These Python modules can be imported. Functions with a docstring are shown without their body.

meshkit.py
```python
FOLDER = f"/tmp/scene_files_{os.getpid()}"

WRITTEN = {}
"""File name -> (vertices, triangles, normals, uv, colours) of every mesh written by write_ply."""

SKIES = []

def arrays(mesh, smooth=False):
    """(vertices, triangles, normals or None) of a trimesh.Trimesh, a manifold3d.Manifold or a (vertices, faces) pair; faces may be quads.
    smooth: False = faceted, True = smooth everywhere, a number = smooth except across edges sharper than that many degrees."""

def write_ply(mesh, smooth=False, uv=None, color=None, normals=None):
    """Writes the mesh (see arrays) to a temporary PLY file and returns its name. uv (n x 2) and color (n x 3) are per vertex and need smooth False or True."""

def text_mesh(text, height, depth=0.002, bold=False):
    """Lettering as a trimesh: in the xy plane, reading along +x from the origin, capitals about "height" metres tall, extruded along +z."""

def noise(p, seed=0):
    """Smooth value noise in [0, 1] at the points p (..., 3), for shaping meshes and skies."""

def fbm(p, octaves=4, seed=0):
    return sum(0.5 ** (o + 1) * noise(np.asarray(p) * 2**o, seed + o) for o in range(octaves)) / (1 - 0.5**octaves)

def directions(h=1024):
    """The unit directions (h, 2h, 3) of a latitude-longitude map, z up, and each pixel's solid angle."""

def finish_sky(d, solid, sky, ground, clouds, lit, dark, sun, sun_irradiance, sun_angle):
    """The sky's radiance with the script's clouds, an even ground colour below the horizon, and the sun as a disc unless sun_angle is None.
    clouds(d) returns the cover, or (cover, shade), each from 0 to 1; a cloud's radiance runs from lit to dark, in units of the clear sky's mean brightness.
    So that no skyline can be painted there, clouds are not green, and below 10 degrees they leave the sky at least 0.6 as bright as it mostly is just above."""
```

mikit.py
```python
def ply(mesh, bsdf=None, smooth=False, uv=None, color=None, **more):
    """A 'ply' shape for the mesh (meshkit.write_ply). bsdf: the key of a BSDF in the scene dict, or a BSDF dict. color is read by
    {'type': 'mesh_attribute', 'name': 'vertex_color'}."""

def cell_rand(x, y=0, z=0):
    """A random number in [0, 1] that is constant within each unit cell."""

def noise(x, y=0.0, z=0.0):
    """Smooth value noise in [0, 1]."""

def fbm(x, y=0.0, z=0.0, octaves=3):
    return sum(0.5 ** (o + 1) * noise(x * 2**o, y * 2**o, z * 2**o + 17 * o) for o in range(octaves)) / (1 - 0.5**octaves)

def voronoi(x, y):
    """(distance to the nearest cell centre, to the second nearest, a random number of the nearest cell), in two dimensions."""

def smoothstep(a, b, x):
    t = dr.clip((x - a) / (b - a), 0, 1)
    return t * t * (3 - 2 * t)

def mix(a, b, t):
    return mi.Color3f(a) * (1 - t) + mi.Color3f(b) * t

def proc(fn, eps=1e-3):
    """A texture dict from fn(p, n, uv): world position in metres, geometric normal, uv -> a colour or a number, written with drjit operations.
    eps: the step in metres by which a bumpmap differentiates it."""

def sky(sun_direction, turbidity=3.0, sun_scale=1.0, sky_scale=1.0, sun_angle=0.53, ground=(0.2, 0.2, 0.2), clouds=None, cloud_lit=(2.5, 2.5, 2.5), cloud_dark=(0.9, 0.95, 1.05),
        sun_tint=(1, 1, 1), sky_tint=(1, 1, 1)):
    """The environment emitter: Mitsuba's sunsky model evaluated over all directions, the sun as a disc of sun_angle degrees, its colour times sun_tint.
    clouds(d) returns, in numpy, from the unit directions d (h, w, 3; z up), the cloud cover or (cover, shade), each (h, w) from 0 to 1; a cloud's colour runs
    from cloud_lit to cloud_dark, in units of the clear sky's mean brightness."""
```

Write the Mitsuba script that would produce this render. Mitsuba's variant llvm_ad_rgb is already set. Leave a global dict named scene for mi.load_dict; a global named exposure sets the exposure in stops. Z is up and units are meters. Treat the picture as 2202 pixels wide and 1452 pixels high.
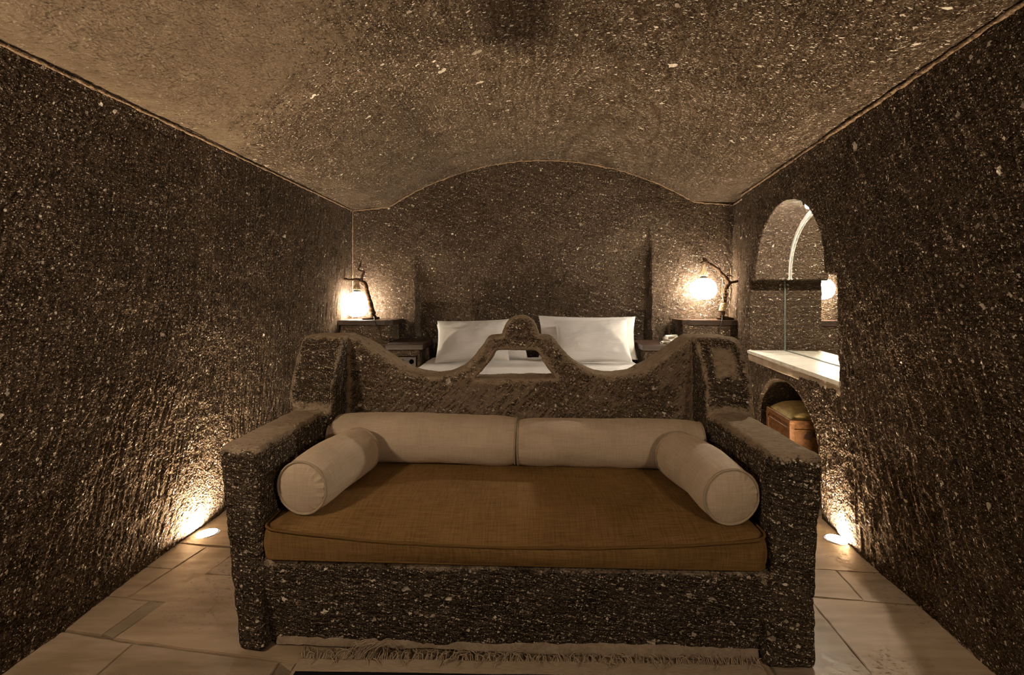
import math
import numpy as np
import trimesh
import mitsuba as mi
import drjit as dr
import manifold3d as m3
import mikit
import meshkit
from mikit import proc, noise, fbm, smoothstep, mix, cell_rand

T = mi.ScalarTransform4f
scene, labels = {}, {}
rng = np.random.default_rng(7)

# ------------------------------------------------------------------ camera, lights, exposure
CAM_H = 1.32
scene['camera'] = {
    'type': 'perspective', 'fov_axis': 'x', 'fov': math.degrees(2 * math.atan(1101 / 1000.0)),
    'principal_point_offset_x': -29 / 2202, 'principal_point_offset_y': 96 / 1452,
    'near_clip': 0.05, 'far_clip': 60.0,
    'to_world': T().look_at(origin=[0, 0, CAM_H], target=[0, 1, CAM_H], up=[0, 0, 1])}
exposure = 0.0
WARM = np.array([1.0, 0.81, 0.56])
UPLIGHT_RAD = WARM * 3200.0          # floor uplights (flush glass)
SHADE_RAD = np.array([1.0, 0.87, 0.69]) * 105.0   # glass lamp shades
SPOT_RAD = np.array([1.0, 0.90, 0.74]) * 3600.0   # small spotlight in the niche arch
SCONCE_RAD = np.array([1.0, 0.81, 0.585]) * 172.0  # wall sconces behind the camera


# ------------------------------------------------------------------ helpers
def mat(key, d):
    scene[key] = d
    return key


def add(key, mesh, bsdf, smooth=False, uv=None, label=None, category=None, group=None, kind=None, **more):
    scene[key] = mikit.ply(mesh, bsdf, smooth=smooth, uv=uv, **more)
    tag(key, label, category, group, kind)
    return key


def tag(key, label=None, category=None, group=None, kind=None):
    e = {k: v for k, v in dict(label=label, category=category, group=group, kind=kind).items() if v}
    if e:
        labels.setdefault(key, {}).update(e)


def num(base, i):
    return base if i == 0 else f'{base}_{i:03d}'


def grid_mesh(P):
    h, w = P.shape[:2]
    i = np.arange(h * w).reshape(h, w)
    q = np.stack([i[:-1, :-1], i[:-1, 1:], i[1:, 1:], i[1:, :-1]], -1).reshape(-1, 4)
    return P.reshape(-1, 3), np.vstack([q[:, [0, 1, 2]], q[:, [0, 2, 3]]])


def flip(m):
    return m[0], m[1][:, ::-1]


def box(x0, x1, y0, y1, z0, z1):
    return m3.Manifold.cube((x1 - x0, y1 - y0, z1 - z0)).translate((x0, y0, z0))


def rbox(x0, x1, y0, y1, z0, z1, r=0.006, seg=12):
    s = m3.Manifold.sphere(r, seg)
    pts = [s.translate((x, y, z)) for x in (x0 + r, x1 - r) for y in (y0 + r, y1 - r) for z in (z0 + r, z1 - r)]
    return m3.Manifold.batch_hull(pts)


def cyl(r, p0, p1, seg=24, r1=None):
    p0, p1 = np.asarray(p0, float), np.asarray(p1, float)
    d = p1 - p0
    L = np.linalg.norm(d)
    c = m3.Manifold.cylinder(L, r, r if r1 is None else r1, seg)
    z = d / L
    x = np.cross(z, [0, 0, 1.0] if abs(z[2]) < 0.9 else [1.0, 0, 0])
    x /= np.linalg.norm(x)
    y = np.cross(z, x)
    return c.transform(np.column_stack([x, y, z, p0]))


def extrude_xz(poly, y0, y1):
    """Polygon in (x, z), extruded from y0 to y1."""
    cs = m3.CrossSection([np.asarray(poly, float)], m3.FillRule.NonZero)
    m = cs.extrude(y1 - y0)              # (x, z, depth)
    return m.transform(np.array([[1, 0, 0, 0], [0, 0, -1, y1], [0, 1, 0, 0]], float))


def extrude_yz(poly, x0, x1):
    cs = m3.CrossSection([np.asarray(poly, float)], m3.FillRule.NonZero)
    m = cs.extrude(x1 - x0)              # (y, z, depth)
    return m.transform(np.array([[0, 0, 1, x0], [1, 0, 0, 0], [0, 1, 0, 0]], float))


def extrude_xy(poly, z0, z1):
    cs = m3.CrossSection([np.asarray(poly, float)], m3.FillRule.NonZero)
    return cs.extrude(z1 - z0).translate((0, 0, z0))


def arr(man):
    m = man.to_mesh()
    return np.array(m.vert_properties[:, :3], float), np.array(m.tri_verts, int)


def vnormals(v, f):
    n = np.zeros_like(v)
    c = np.cross(v[f[:, 1]] - v[f[:, 0]], v[f[:, 2]] - v[f[:, 0]])
    for k in range(3):
        np.add.at(n, f[:, k], c)
    return n / np.maximum(np.linalg.norm(n, axis=1, keepdims=True), 1e-12)


def laplace(v, f, n, lam=0.5):
    from scipy.sparse import coo_matrix, diags
    e = np.vstack([f[:, [0, 1]], f[:, [1, 2]], f[:, [2, 0]]])
    e = np.vstack([e, e[:, ::-1]])
    A = coo_matrix((np.ones(len(e)), (e[:, 0], e[:, 1])), shape=(len(v), len(v))).tocsr()
    A.data[:] = 1
    D = diags(1 / np.maximum(np.asarray(A.sum(1)).ravel(), 1))
    W = D @ A
    for _ in range(n):
        v = v + lam * (W @ v - v)
    return v


def ridge(p, seed):
    return 1 - np.abs(2 * meshkit.noise(p, seed) - 1)


def chisel(a, b, c=0.0, seed=0, dirs=(0.0, 0.55, -0.5), fa=30.0, fb=5.0):
    """Tool marks: long narrow ridges, in three directions that take turns over the surface. a: across, b: along."""
    a, b = np.asarray(a, float), np.asarray(b, float)
    c = np.zeros_like(a) + c
    pick = np.stack([a * 1.1, b * 1.1, c * 1.1], -1)
    w = [np.clip((meshkit.noise(pick + 7.3 * k, seed + 40 + k) - 0.35) * 4, 0.02, 1) for k in range(len(dirs))]
    out = 0
    wob = (meshkit.fbm(np.stack([a * 4, b * 4, c * 4], -1), 2, seed + 9) - 0.5) * 0.05
    for k, t in enumerate(dirs):
        x = a * math.cos(t) + b * math.sin(t) + wob
        y = -a * math.sin(t) + b * math.cos(t)
        out = out + w[k] * (0.65 * ridge(np.stack([x * fa, y * fb, c * fa], -1), seed + k) + 0.35 * ridge(np.stack([x * fa * 2.3, y * fb * 2.6, c * fa * 2], -1), seed + 5 + k))
    return out / sum(w) - 0.5


def rock_noise(P, seed=0):
    """Uneven rock in metres: broad waves, lumps and grit."""
    return (meshkit.fbm(P * 2.2, 2, seed) - 0.5) * 0.026 + (meshkit.fbm(P * 18, 3, seed + 3) - 0.5) * 0.007 + (meshkit.noise(P * 80, seed + 6) - 0.5) * 0.0035


def rock_solid(man, edge=0.012, rounds=8, amp=1.0, seed=0, cx=18.0, keep=None):
    """A manifold refined, its edges worn round, its faces roughened."""
    v, f = arr(man.refine_to_length(edge))
    v = laplace(v, f, rounds)
    n = vnormals(v, f)
    d = amp * (meshkit.fbm(v * 3.0, 2, seed) - 0.5) * 0.022 + amp * (meshkit.fbm(v * 17, 3, seed + 3) - 0.5) * 0.013 + amp * (meshkit.noise(v * 80, seed + 6) - 0.5) * 0.004
    if keep is not None:
        d = d * keep(v)
    if keep is not None:
        v = v
    return v + n * d[:, None], f


def tube(pts, rad, sides=8, caps=True):
    p = np.asarray(pts, float)
    r = np.broadcast_to(np.asarray(rad, float), (len(p),))
    t = np.gradient(p, axis=0)
    t /= np.linalg.norm(t, axis=1, keepdims=True) + 1e-12
    a = np.cross(t[0], [0, 0, 1.0] if abs(t[0][2]) < 0.9 else [1.0, 0, 0])
    A = []
    for k in range(len(p)):
        a = a - t[k] * (a @ t[k])
        a /= np.linalg.norm(a) + 1e-12
        A.append(a)
    A = np.array(A)
    B = np.cross(t, A)
    th = np.arange(sides) * 2 * np.pi / sides
    v = p[:, None] + r[:, None, None] * (np.cos(th)[None, :, None] * A[:, None] + np.sin(th)[None, :, None] * B[:, None])
    i, j = np.meshgrid(np.arange(len(p) - 1), np.arange(sides), indexing='ij')
    q = np.stack([i * sides + j, i * sides + (j + 1) % sides, (i + 1) * sides + (j + 1) % sides, (i + 1) * sides + j], -1).reshape(-1, 4)
    f = np.vstack([q[:, [0, 1, 2]], q[:, [0, 2, 3]]])
    v = v.reshape(-1, 3)
    if caps:
        m = len(v)
        v = np.vstack([v, p[:1], p[-1:]])
        k = np.arange(sides)
        f = np.vstack([f, np.stack([k * 0 + m, (k + 1) % sides, k], 1), np.stack([k * 0 + m + 1, k + (len(p) - 1) * sides, (k + 1) % sides + (len(p) - 1) * sides], 1)])
    return v, f


def resample(pts, step):
    p = np.asarray(pts, float)
    s = np.r_[0, np.cumsum(np.linalg.norm(np.diff(p, axis=0), axis=1))]
    n = max(2, int(s[-1] / step) + 1)
    u = np.linspace(0, s[-1], n)
    return np.stack([np.interp(u, s, p[:, k]) for k in range(p.shape[1])], 1)


def smooth_path(pts, step, it=3):
    p = resample(pts, step)
    for _ in range(it):
        q = p.copy()
        q[1:-1] = 0.25 * p[:-2] + 0.5 * p[1:-1] + 0.25 * p[2:]
        p = q
    return p


def join(*ms):
    ms = [arr(m) if hasattr(m, 'to_mesh') else m for m in ms]
    at = np.cumsum([0] + [len(m[0]) for m in ms])
    return np.vstack([m[0] for m in ms]), np.vstack([m[1] + a for m, a in zip(ms, at)])


def lathe(profile, n=32):
    """profile: (r, z) list, about the z axis through the origin."""
    pr = np.asarray(profile, float)
    th = np.arange(n + 1) * 2 * np.pi / n
    P = np.stack([pr[:, None, 0] * np.cos(th), pr[:, None, 0] * np.sin(th), pr[:, None, 1] + 0 * th], -1)
    return grid_mesh(P)


def moved(m, d):
    return m[0] + np.asarray(d, float), m[1]


# ------------------------------------------------------------------ materials
def spots(p, s, keep, rmax, seed, ax=1.0):
    """Embedded stones: one jittered blob in some of the cells of a grid; 1 inside, and a random tone."""
    x = p.x * s + 0.31 * p.y * s + seed * 3.7
    y = p.y * s - 0.27 * p.z * s + seed * 5.1
    z = p.z * s * ax + 0.23 * p.x * s + seed * 1.9
    w = 0.5 * (noise(x * 3.1, y * 3.1, z * 3.1) - 0.5)
    x, y, z = x + w, y - w, z + w * 0.7
    i, j, k = dr.floor(x), dr.floor(y), dr.floor(z)
    a = cell_rand(i, j, k)
    b = cell_rand(i + 131, j, k)
    c = cell_rand(i, j + 77, k)
    dd = cell_rand(i, j, k + 59)
    r = rmax * (0.35 + 0.65 * b)
    fx, fy, fz = x - i - (0.5 + (b - 0.5) * 0.3), y - j - (0.5 + (c - 0.5) * 0.3), z - k - (0.5 + (dd - 0.5) * 0.3)
    e1, e2, e3 = dr.abs(fx + (c - 0.3) * fy), dr.abs(fy * (0.7 + dd) - 0.5 * fz), dr.abs(fz * (0.8 + c) + 0.35 * fx)
    d = dr.maximum(dr.maximum(e1, e2), dr.maximum(e3, 0.66 * (dr.abs(fx) + dr.abs(fy) + dr.abs(fz))))
    on = dr.select(a < keep, smoothstep(r, r * 0.78, d), 0.0)
    return on, dd


def tuff(p, dark, mid, size=1.0, amount=1.0):
    g = fbm(p.x * 9, p.y * 9, p.z * 9, 3)
    grain = noise(p.x * 260, p.y * 260, p.z * 260)
    g2 = noise(p.x * 95 + 5, p.y * 95, p.z * 95)
    col = mix(dark, mid, dr.clip(0.14 + 0.5 * (g - 0.5) + 0.75 * (grain - 0.35) + 0.7 * (g2 - 0.45), 0, 1.4))
    for s, keep, rm, seed in ((11, 0.06, 0.26, 1), (25, 0.20, 0.32, 2), (52, 0.48, 0.40, 3), (105, 0.60, 0.43, 4), (200, 0.55, 0.44, 5)):
        on, tone = spots(p, s / size, keep * amount, rm, seed)
        c = mix((0.28, 0.205, 0.145), (0.82, 0.72, 0.60), tone)
        col = mix(col, c, on * (0.45 + 0.55 * tone) * (1.0 if s < 150 else 0.8))
    return col


def tuff_h(p):
    a = fbm(p.x * 60, p.y * 60, p.z * 60, 3)
    b = noise(p.x * 240 + 3, p.y * 240, p.z * 240)
    g = noise(p.x * 130 + 7, p.y * 130, p.z * 130)
    return 0.0080 * a + 0.0062 * g + 0.0034 * b


def wall_color(p, n, uv):
    return tuff(p, (0.021, 0.0135, 0.0088), (0.120, 0.081, 0.053))


def sofa_color(p, n, uv):
    return worn_over(p, tuff(p, (0.020, 0.0138, 0.0096), (0.105, 0.075, 0.052), 1.0, 1.5))


def backrest_color(p, n, uv):
    # tooled face: slanting strokes show the paler stone
    base = tuff(p, (0.034, 0.023, 0.0155), (0.210, 0.150, 0.102), 1.0, 1.3)
    a, b = p.x + p.z, p.x - p.z
    st = 0.6 * noise(a * 16 + 3 * noise(a * 5, b * 5), b * 90, p.y * 20) + 0.4 * noise(a * 40, b * 170, 2.0)
    pat = fbm(p.x * 5, p.z * 5, 3.0, 3)
    base = mix(base, mix((0.16, 0.112, 0.075), (0.27, 0.20, 0.14), st), 0.75 * smoothstep(0.52, 0.68, st + 0.9 * (pat - 0.5)))
    return worn_over(p, base)


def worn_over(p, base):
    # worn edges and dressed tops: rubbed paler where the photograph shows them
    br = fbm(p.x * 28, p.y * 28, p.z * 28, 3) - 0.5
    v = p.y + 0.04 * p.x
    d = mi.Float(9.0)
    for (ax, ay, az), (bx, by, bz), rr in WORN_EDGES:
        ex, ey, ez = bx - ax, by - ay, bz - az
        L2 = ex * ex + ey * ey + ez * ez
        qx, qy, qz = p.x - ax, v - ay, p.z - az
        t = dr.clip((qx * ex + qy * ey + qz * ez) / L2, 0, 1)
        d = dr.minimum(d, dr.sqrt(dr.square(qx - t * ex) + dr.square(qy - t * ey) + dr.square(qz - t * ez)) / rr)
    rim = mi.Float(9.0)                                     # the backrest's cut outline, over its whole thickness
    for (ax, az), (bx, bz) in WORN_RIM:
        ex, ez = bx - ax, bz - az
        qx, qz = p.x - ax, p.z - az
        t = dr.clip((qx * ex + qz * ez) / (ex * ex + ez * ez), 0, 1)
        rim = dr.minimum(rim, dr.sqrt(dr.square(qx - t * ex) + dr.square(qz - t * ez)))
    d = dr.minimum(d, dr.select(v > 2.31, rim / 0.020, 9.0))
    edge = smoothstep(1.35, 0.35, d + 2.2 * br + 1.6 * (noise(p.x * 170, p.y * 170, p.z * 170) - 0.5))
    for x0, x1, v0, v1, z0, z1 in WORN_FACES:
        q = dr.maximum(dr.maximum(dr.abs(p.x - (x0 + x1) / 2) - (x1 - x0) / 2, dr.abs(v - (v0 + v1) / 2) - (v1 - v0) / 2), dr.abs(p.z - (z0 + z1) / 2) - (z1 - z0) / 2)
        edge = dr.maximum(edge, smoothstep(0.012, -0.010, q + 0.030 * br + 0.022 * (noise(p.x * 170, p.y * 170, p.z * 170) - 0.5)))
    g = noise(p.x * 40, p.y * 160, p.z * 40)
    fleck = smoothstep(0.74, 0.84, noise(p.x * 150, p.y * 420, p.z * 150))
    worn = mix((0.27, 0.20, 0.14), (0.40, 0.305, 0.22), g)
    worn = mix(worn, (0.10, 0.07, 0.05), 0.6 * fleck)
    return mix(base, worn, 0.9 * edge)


def pale_color(p, n, uv):
    g = fbm(p.x * 20, p.y * 20, p.z * 20, 3)
    gr = noise(p.x * 180, p.y * 180, p.z * 180)
    return mix((0.20, 0.145, 0.10), (0.36, 0.28, 0.205), dr.clip(g + 0.5 * (gr - 0.5), 0, 1))


def bead_color(p, n, uv):
    g = fbm(p.x * 70, p.y * 70, p.z * 70, 3)
    gr = noise(p.x * 240, p.y * 240, p.z * 240)
    return mix((0.09, 0.060, 0.037), (0.36, 0.245, 0.155), dr.clip(0.55 + 1.5 * (g - 0.5) + 0.9 * (gr - 0.5), 0, 1))


def travertine(p, tint):
    g = fbm(p.x * 3.0 + 3, p.y * 8, 0.0, 4)
    st = fbm(p.x * 6, p.y * 40, 2.0, 3)
    c = mix((0.235, 0.168, 0.106), (0.375, 0.285, 0.20), dr.clip(0.5 + 1.5 * (g - 0.5) + 0.8 * (st - 0.5), 0, 1))
    wx, wy = p.x * 110 + 1.8 * noise(p.x * 40, p.y * 40), p.y * 210 + 40 * p.x
    pit = smoothstep(0.70, 0.78, noise(wx, wy, 4.0) * (0.42 + 0.75 * noise(p.x * 3.1, p.y * 3.1, 9.0)))
    c = mix(c, (0.20, 0.14, 0.09), 0.65 * pit)
    return c * mi.Color3f(tint)


def trav_pit_h(p, n, uv):
    wx, wy = p.x * 110 + 1.8 * noise(p.x * 40, p.y * 40), p.y * 210 + 40 * p.x
    pit = smoothstep(0.66, 0.80, noise(wx, wy, 4.0) * (0.42 + 0.75 * noise(p.x * 3.1, p.y * 3.1, 9.0)))
    return -0.003 * pit + 0.004 * fbm(p.x * 14, p.y * 14, 0.0, 3)


def wood_color(lo, hi, fx=6.0, fy=90.0):
    def fn(p, n, uv):
        g = fbm(p.x * fx, p.y * fy, p.z * fy, 3)
        return mix(lo, hi, dr.clip(0.5 + 1.6 * (g - 0.5), 0, 1))
    return fn


def linen(lo, hi, fu=40.0, fv=520.0, slub=0.55, patch=0.25, pf=7.0):
    def fn(p, n, uv):
        a = noise(uv.x * fu, uv.y * fv, 1.0)
        b = noise(uv.x * fv, uv.y * fu, 5.0)
        s = fbm(uv.x * pf, uv.y * pf, 3.0, 3)
        return mix(lo, hi, dr.clip(0.5 + slub * (a + b - 1.0) + patch * 2 * (s - 0.5), 0, 1))
    return fn


def weave_h(p, n, uv):
    return 0.0008 * (noise(uv.x * 40, uv.y * 620, 1.0) + noise(uv.x * 620, uv.y * 40, 5.0))


def satin(p, n, uv):
    st = smoothstep(0.35, 0.65, 0.5 + 0.5 * dr.sin(uv.y * 2 * math.pi / 0.016))
    return mix((0.655, 0.635, 0.615), (0.69, 0.67, 0.65), st)


def bark_color(p, n, uv):
    g = fbm(p.x * 60, p.y * 60, p.z * 60, 3)
    return mix((0.014, 0.008, 0.005), (0.058, 0.034, 0.020), dr.clip(1.6 * (g - 0.25), 0, 1))


def rope_color(p, n, uv):
    g = noise(p.x * 300, p.y * 300, p.z * 90)
    return mix((0.11, 0.070, 0.036), (0.30, 0.215, 0.125), g)


def rug_color(p, n, uv):
    """uv in metres from the rug's far left corner: x along the far end, y towards the camera."""
    x, y = uv.x, uv.y
    side = dr.minimum(x, 1.64 - x)
    weft = noise(x * 60, y * 700, 2.0)
    cream = mix((0.30, 0.22, 0.15), (0.44, 0.345, 0.25), weft)
    d = dr.minimum(side + 0.045, y)                        # distance from the pile's border
    black = mi.Color3f(0.012, 0.011, 0.014)
    navy = mix((0.010, 0.012, 0.022), (0.02, 0.02, 0.034), weft)
    red = mi.Color3f(0.14, 0.022, 0.018)
    t = x / 0.036 + 0.5 * dr.floor(y / 0.012)
    ph = t - dr.floor(t)
    wave = 0.086 + 0.006 * dr.sin(x * 2 * math.pi / 0.072)
    c = dr.select(d < 0.057, cream, black)
    band = (d > 0.074) & (d < 0.098)
    c = dr.select(band, mi.Color3f(0.016, 0.014, 0.016), c)
    c = dr.select(band & (dr.abs(d - wave) < 0.0035), red, c)
    c = dr.select(band & (dr.abs(d - wave) > 0.0055) & (ph < 0.45), mi.Color3f(0.36, 0.28, 0.20), c)
    c = dr.select((d > 0.103) & (d < 0.107), mi.Color3f(0.33, 0.25, 0.18), c)
    inner = (d >= 0.115)
    c = dr.select(inner, navy, c)
    gx, gy = x / 0.10, y / 0.10
    ax, ay = dr.abs(gx - dr.floor(gx) - 0.5), dr.abs(gy - dr.floor(gy) - 0.5)
    c = dr.select(inner & (ax + ay < 0.28), red, c)
    c = dr.select(inner & (ax + ay < 0.13), mi.Color3f(0.34, 0.26, 0.18), c)
    return c


def bumped(base, fn, eps=1.5e-3, scale=1.0):
    return {'type': 'bumpmap', 'arbitrary': proc(fn, eps), 'scale': scale, 'bsdf': base}


def principled(color, rough=0.6, spec=0.5, **k):
    c = color if isinstance(color, dict) else {'type': 'rgb', 'value': list(map(float, color))}
    return {'type': 'principled', 'base_color': c, 'roughness': rough, 'specular': spec, **k}


def rock_h(p, n, uv):
    return tuff_h(p)


WORN_EDGES, WORN_FACES, WORN_RIM = [], [], []      # filled where the sofa is built
mat('m_rock', bumped({'type': 'diffuse', 'reflectance': proc(wall_color)}, rock_h))
mat('m_sofa', bumped({'type': 'diffuse', 'reflectance': proc(sofa_color)}, rock_h, scale=0.8))
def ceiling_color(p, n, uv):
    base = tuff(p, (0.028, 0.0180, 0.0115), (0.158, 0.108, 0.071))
    # a paler tan stretch at the near left, scratched, few stones showing
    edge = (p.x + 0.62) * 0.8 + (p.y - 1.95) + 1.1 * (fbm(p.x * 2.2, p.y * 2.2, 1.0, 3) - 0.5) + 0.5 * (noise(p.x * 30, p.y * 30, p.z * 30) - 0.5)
    tan_mask = smoothstep(0.30, -0.30, edge + 0.9 * (noise(p.x * 75, p.y * 75, p.z * 75) - 0.5))
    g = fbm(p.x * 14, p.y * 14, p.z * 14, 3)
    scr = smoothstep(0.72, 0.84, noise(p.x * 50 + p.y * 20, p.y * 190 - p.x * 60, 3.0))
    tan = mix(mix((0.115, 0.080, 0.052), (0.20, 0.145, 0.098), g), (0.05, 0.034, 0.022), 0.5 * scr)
    return mix(base, tan, 0.85 * tan_mask)


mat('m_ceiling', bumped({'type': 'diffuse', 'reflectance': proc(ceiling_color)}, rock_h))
mat('m_backrest', bumped({'type': 'diffuse', 'reflectance': proc(backrest_color)}, rock_h, scale=0.8))
mat('m_pale', {'type': 'diffuse', 'reflectance': proc(pale_color)})
mat('m_bead', bumped({'type': 'diffuse', 'reflectance': proc(bead_color)}, rock_h))
TINTS = ((1.0, 1.0, 1.0), (1.06, 1.03, 1.0), (0.93, 0.93, 0.95), (0.70, 0.72, 0.72))
for i_, t_ in enumerate(TINTS):
    mat(f'm_tile{i_}', bumped(principled(proc(lambda p, n, uv, t=t_: travertine(p, t)), 0.42, 0.4), trav_pit_h))
mat('m_grout', {'type': 'diffuse', 'reflectance': {'type': 'rgb', 'value': [0.19, 0.14, 0.095]}})
mat('m_sill', principled(proc(wood_color((0.56, 0.50, 0.41), (0.76, 0.71, 0.62), 8.0, 30.0)), 0.35, 0.4))
mat('m_wood', principled(proc(wood_color((0.014, 0.007, 0.0045), (0.042, 0.021, 0.012))), 0.38, 0.5))
mat('m_chest', principled(proc(wood_color((0.10, 0.042, 0.016), (0.21, 0.095, 0.036), 60.0, 60.0)), 0.35, 0.5))
mat('m_carve', principled((0.055, 0.024, 0.012), 0.5, 0.4))
mat('m_linen', bumped({'type': 'twosided', 'bsdf': principled(proc(linen((0.40, 0.305, 0.215), (0.60, 0.48, 0.36), 26.0, 820.0, 0.42, 0.30, 9.0)), 0.9, 0.15, sheen=0.3)}, weave_h))
mat('m_seam', principled((0.36, 0.28, 0.20), 0.9, 0.15))
mat('m_velvet', bumped({'type': 'twosided', 'bsdf': principled(proc(linen((0.095, 0.048, 0.015), (0.235, 0.135, 0.050), 24.0, 560.0, 0.48, 0.42, 4.0)), 0.85, 0.15, sheen=0.5)}, weave_h))
mat('m_velvet_seam', principled((0.13, 0.07, 0.023), 0.85, 0.15))
mat('m_gold', {'type': 'twosided', 'bsdf': principled(proc(linen((0.30, 0.205, 0.075), (0.62, 0.48, 0.22), 20.0, 240.0)), 0.8, 0.2, sheen=0.4)})
mat('m_cotton', {'type': 'twosided', 'bsdf': principled(proc(satin), 0.55, 0.3, sheen=0.2)})
mat('m_sheet', {'type': 'twosided', 'bsdf': principled((0.70, 0.68, 0.655), 0.6, 0.25)})
mat('m_bark', {'type': 'diffuse', 'reflectance': proc(bark_color)})
mat('m_rope', principled(proc(rope_color), 0.9, 0.1))
mat('m_black', principled((0.012, 0.011, 0.010), 0.6, 0.2))
mat('m_brass', principled((0.80, 0.52, 0.20), 0.45, 0.5, metallic=0.5))
mat('m_steel', {'type': 'roughconductor', 'material': 'Al', 'alpha': 0.2})
mat('m_plastic', principled((0.70, 0.64, 0.54), 0.35, 0.5))
mat('m_shade', principled((0.85, 0.80, 0.70), 0.25, 0.5))
mat('m_mirror', {'type': 'conductor', 'specular_reflectance': {'type': 'rgb', 'value': [0.90, 0.91, 0.90]}, 'material': 'Ag'})
mat('m_glass_edge', principled((0.12, 0.15, 0.125), 0.2, 0.5))
mat('m_silicone', principled((0.46, 0.44, 0.40), 0.5, 0.3))
mat('m_rug', {'type': 'twosided', 'bsdf': {'type': 'diffuse', 'reflectance': proc(rug_color)}})
mat('m_fringe', {'type': 'twosided', 'bsdf': {'type': 'diffuse', 'reflectance': {'type': 'rgb', 'value': [0.36, 0.275, 0.195]}}})
mat('m_plaster', {'type': 'twosided', 'bsdf': {'type': 'diffuse', 'reflectance': {'type': 'rgb', 'value': [0.40, 0.31, 0.22]}}})

# ------------------------------------------------------------------ room shell
XL = -1.82
Y_FRONT = -1.6


def x_right(y, z):
    lo, hi = 1.493 + 0.0933 * y, 1.289 + 0.157 * y
    k = np.clip(z / 2.18, 0, 1)
    x = lo * (1 - k) + hi * k
    t = np.clip((y - 4.10) / 0.05, 0, 1)
    return x + 0.055 * t * t * (3 - 2 * t) - 0.02


def y_back(x):
    return 4.71 - 0.092 * x


def ys_grid(y1, fine, y_mid=1.25):
    return np.r_[np.linspace(Y_FRONT, y_mid, 60)[:-1], np.arange(y_mid, y1 + fine, fine)]


# left wall
ys = ys_grid(5.0, 0.0068, 1.35)
zs = np.arange(-0.03, 2.30, 0.0068)
Yg, Zg = np.meshgrid(ys, zs, indexing='ij')
P = np.stack([np.full_like(Yg, XL), Yg, Zg], -1)
d = rock_noise(P, 11) + 0.014 * chisel(Yg, Zg, 0.0, 21, (-0.16, -0.45, -0.30), 54.0, 5.0) + 0.002 * (ridge(P * np.array([1, 75, 45]), 25) - 0.5)
P[..., 0] += d
add('wall_left', flip(grid_mesh(P)), 'm_rock', smooth=True, label='left wall of speckled dark tuff with chisel marks', kind='structure')

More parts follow.
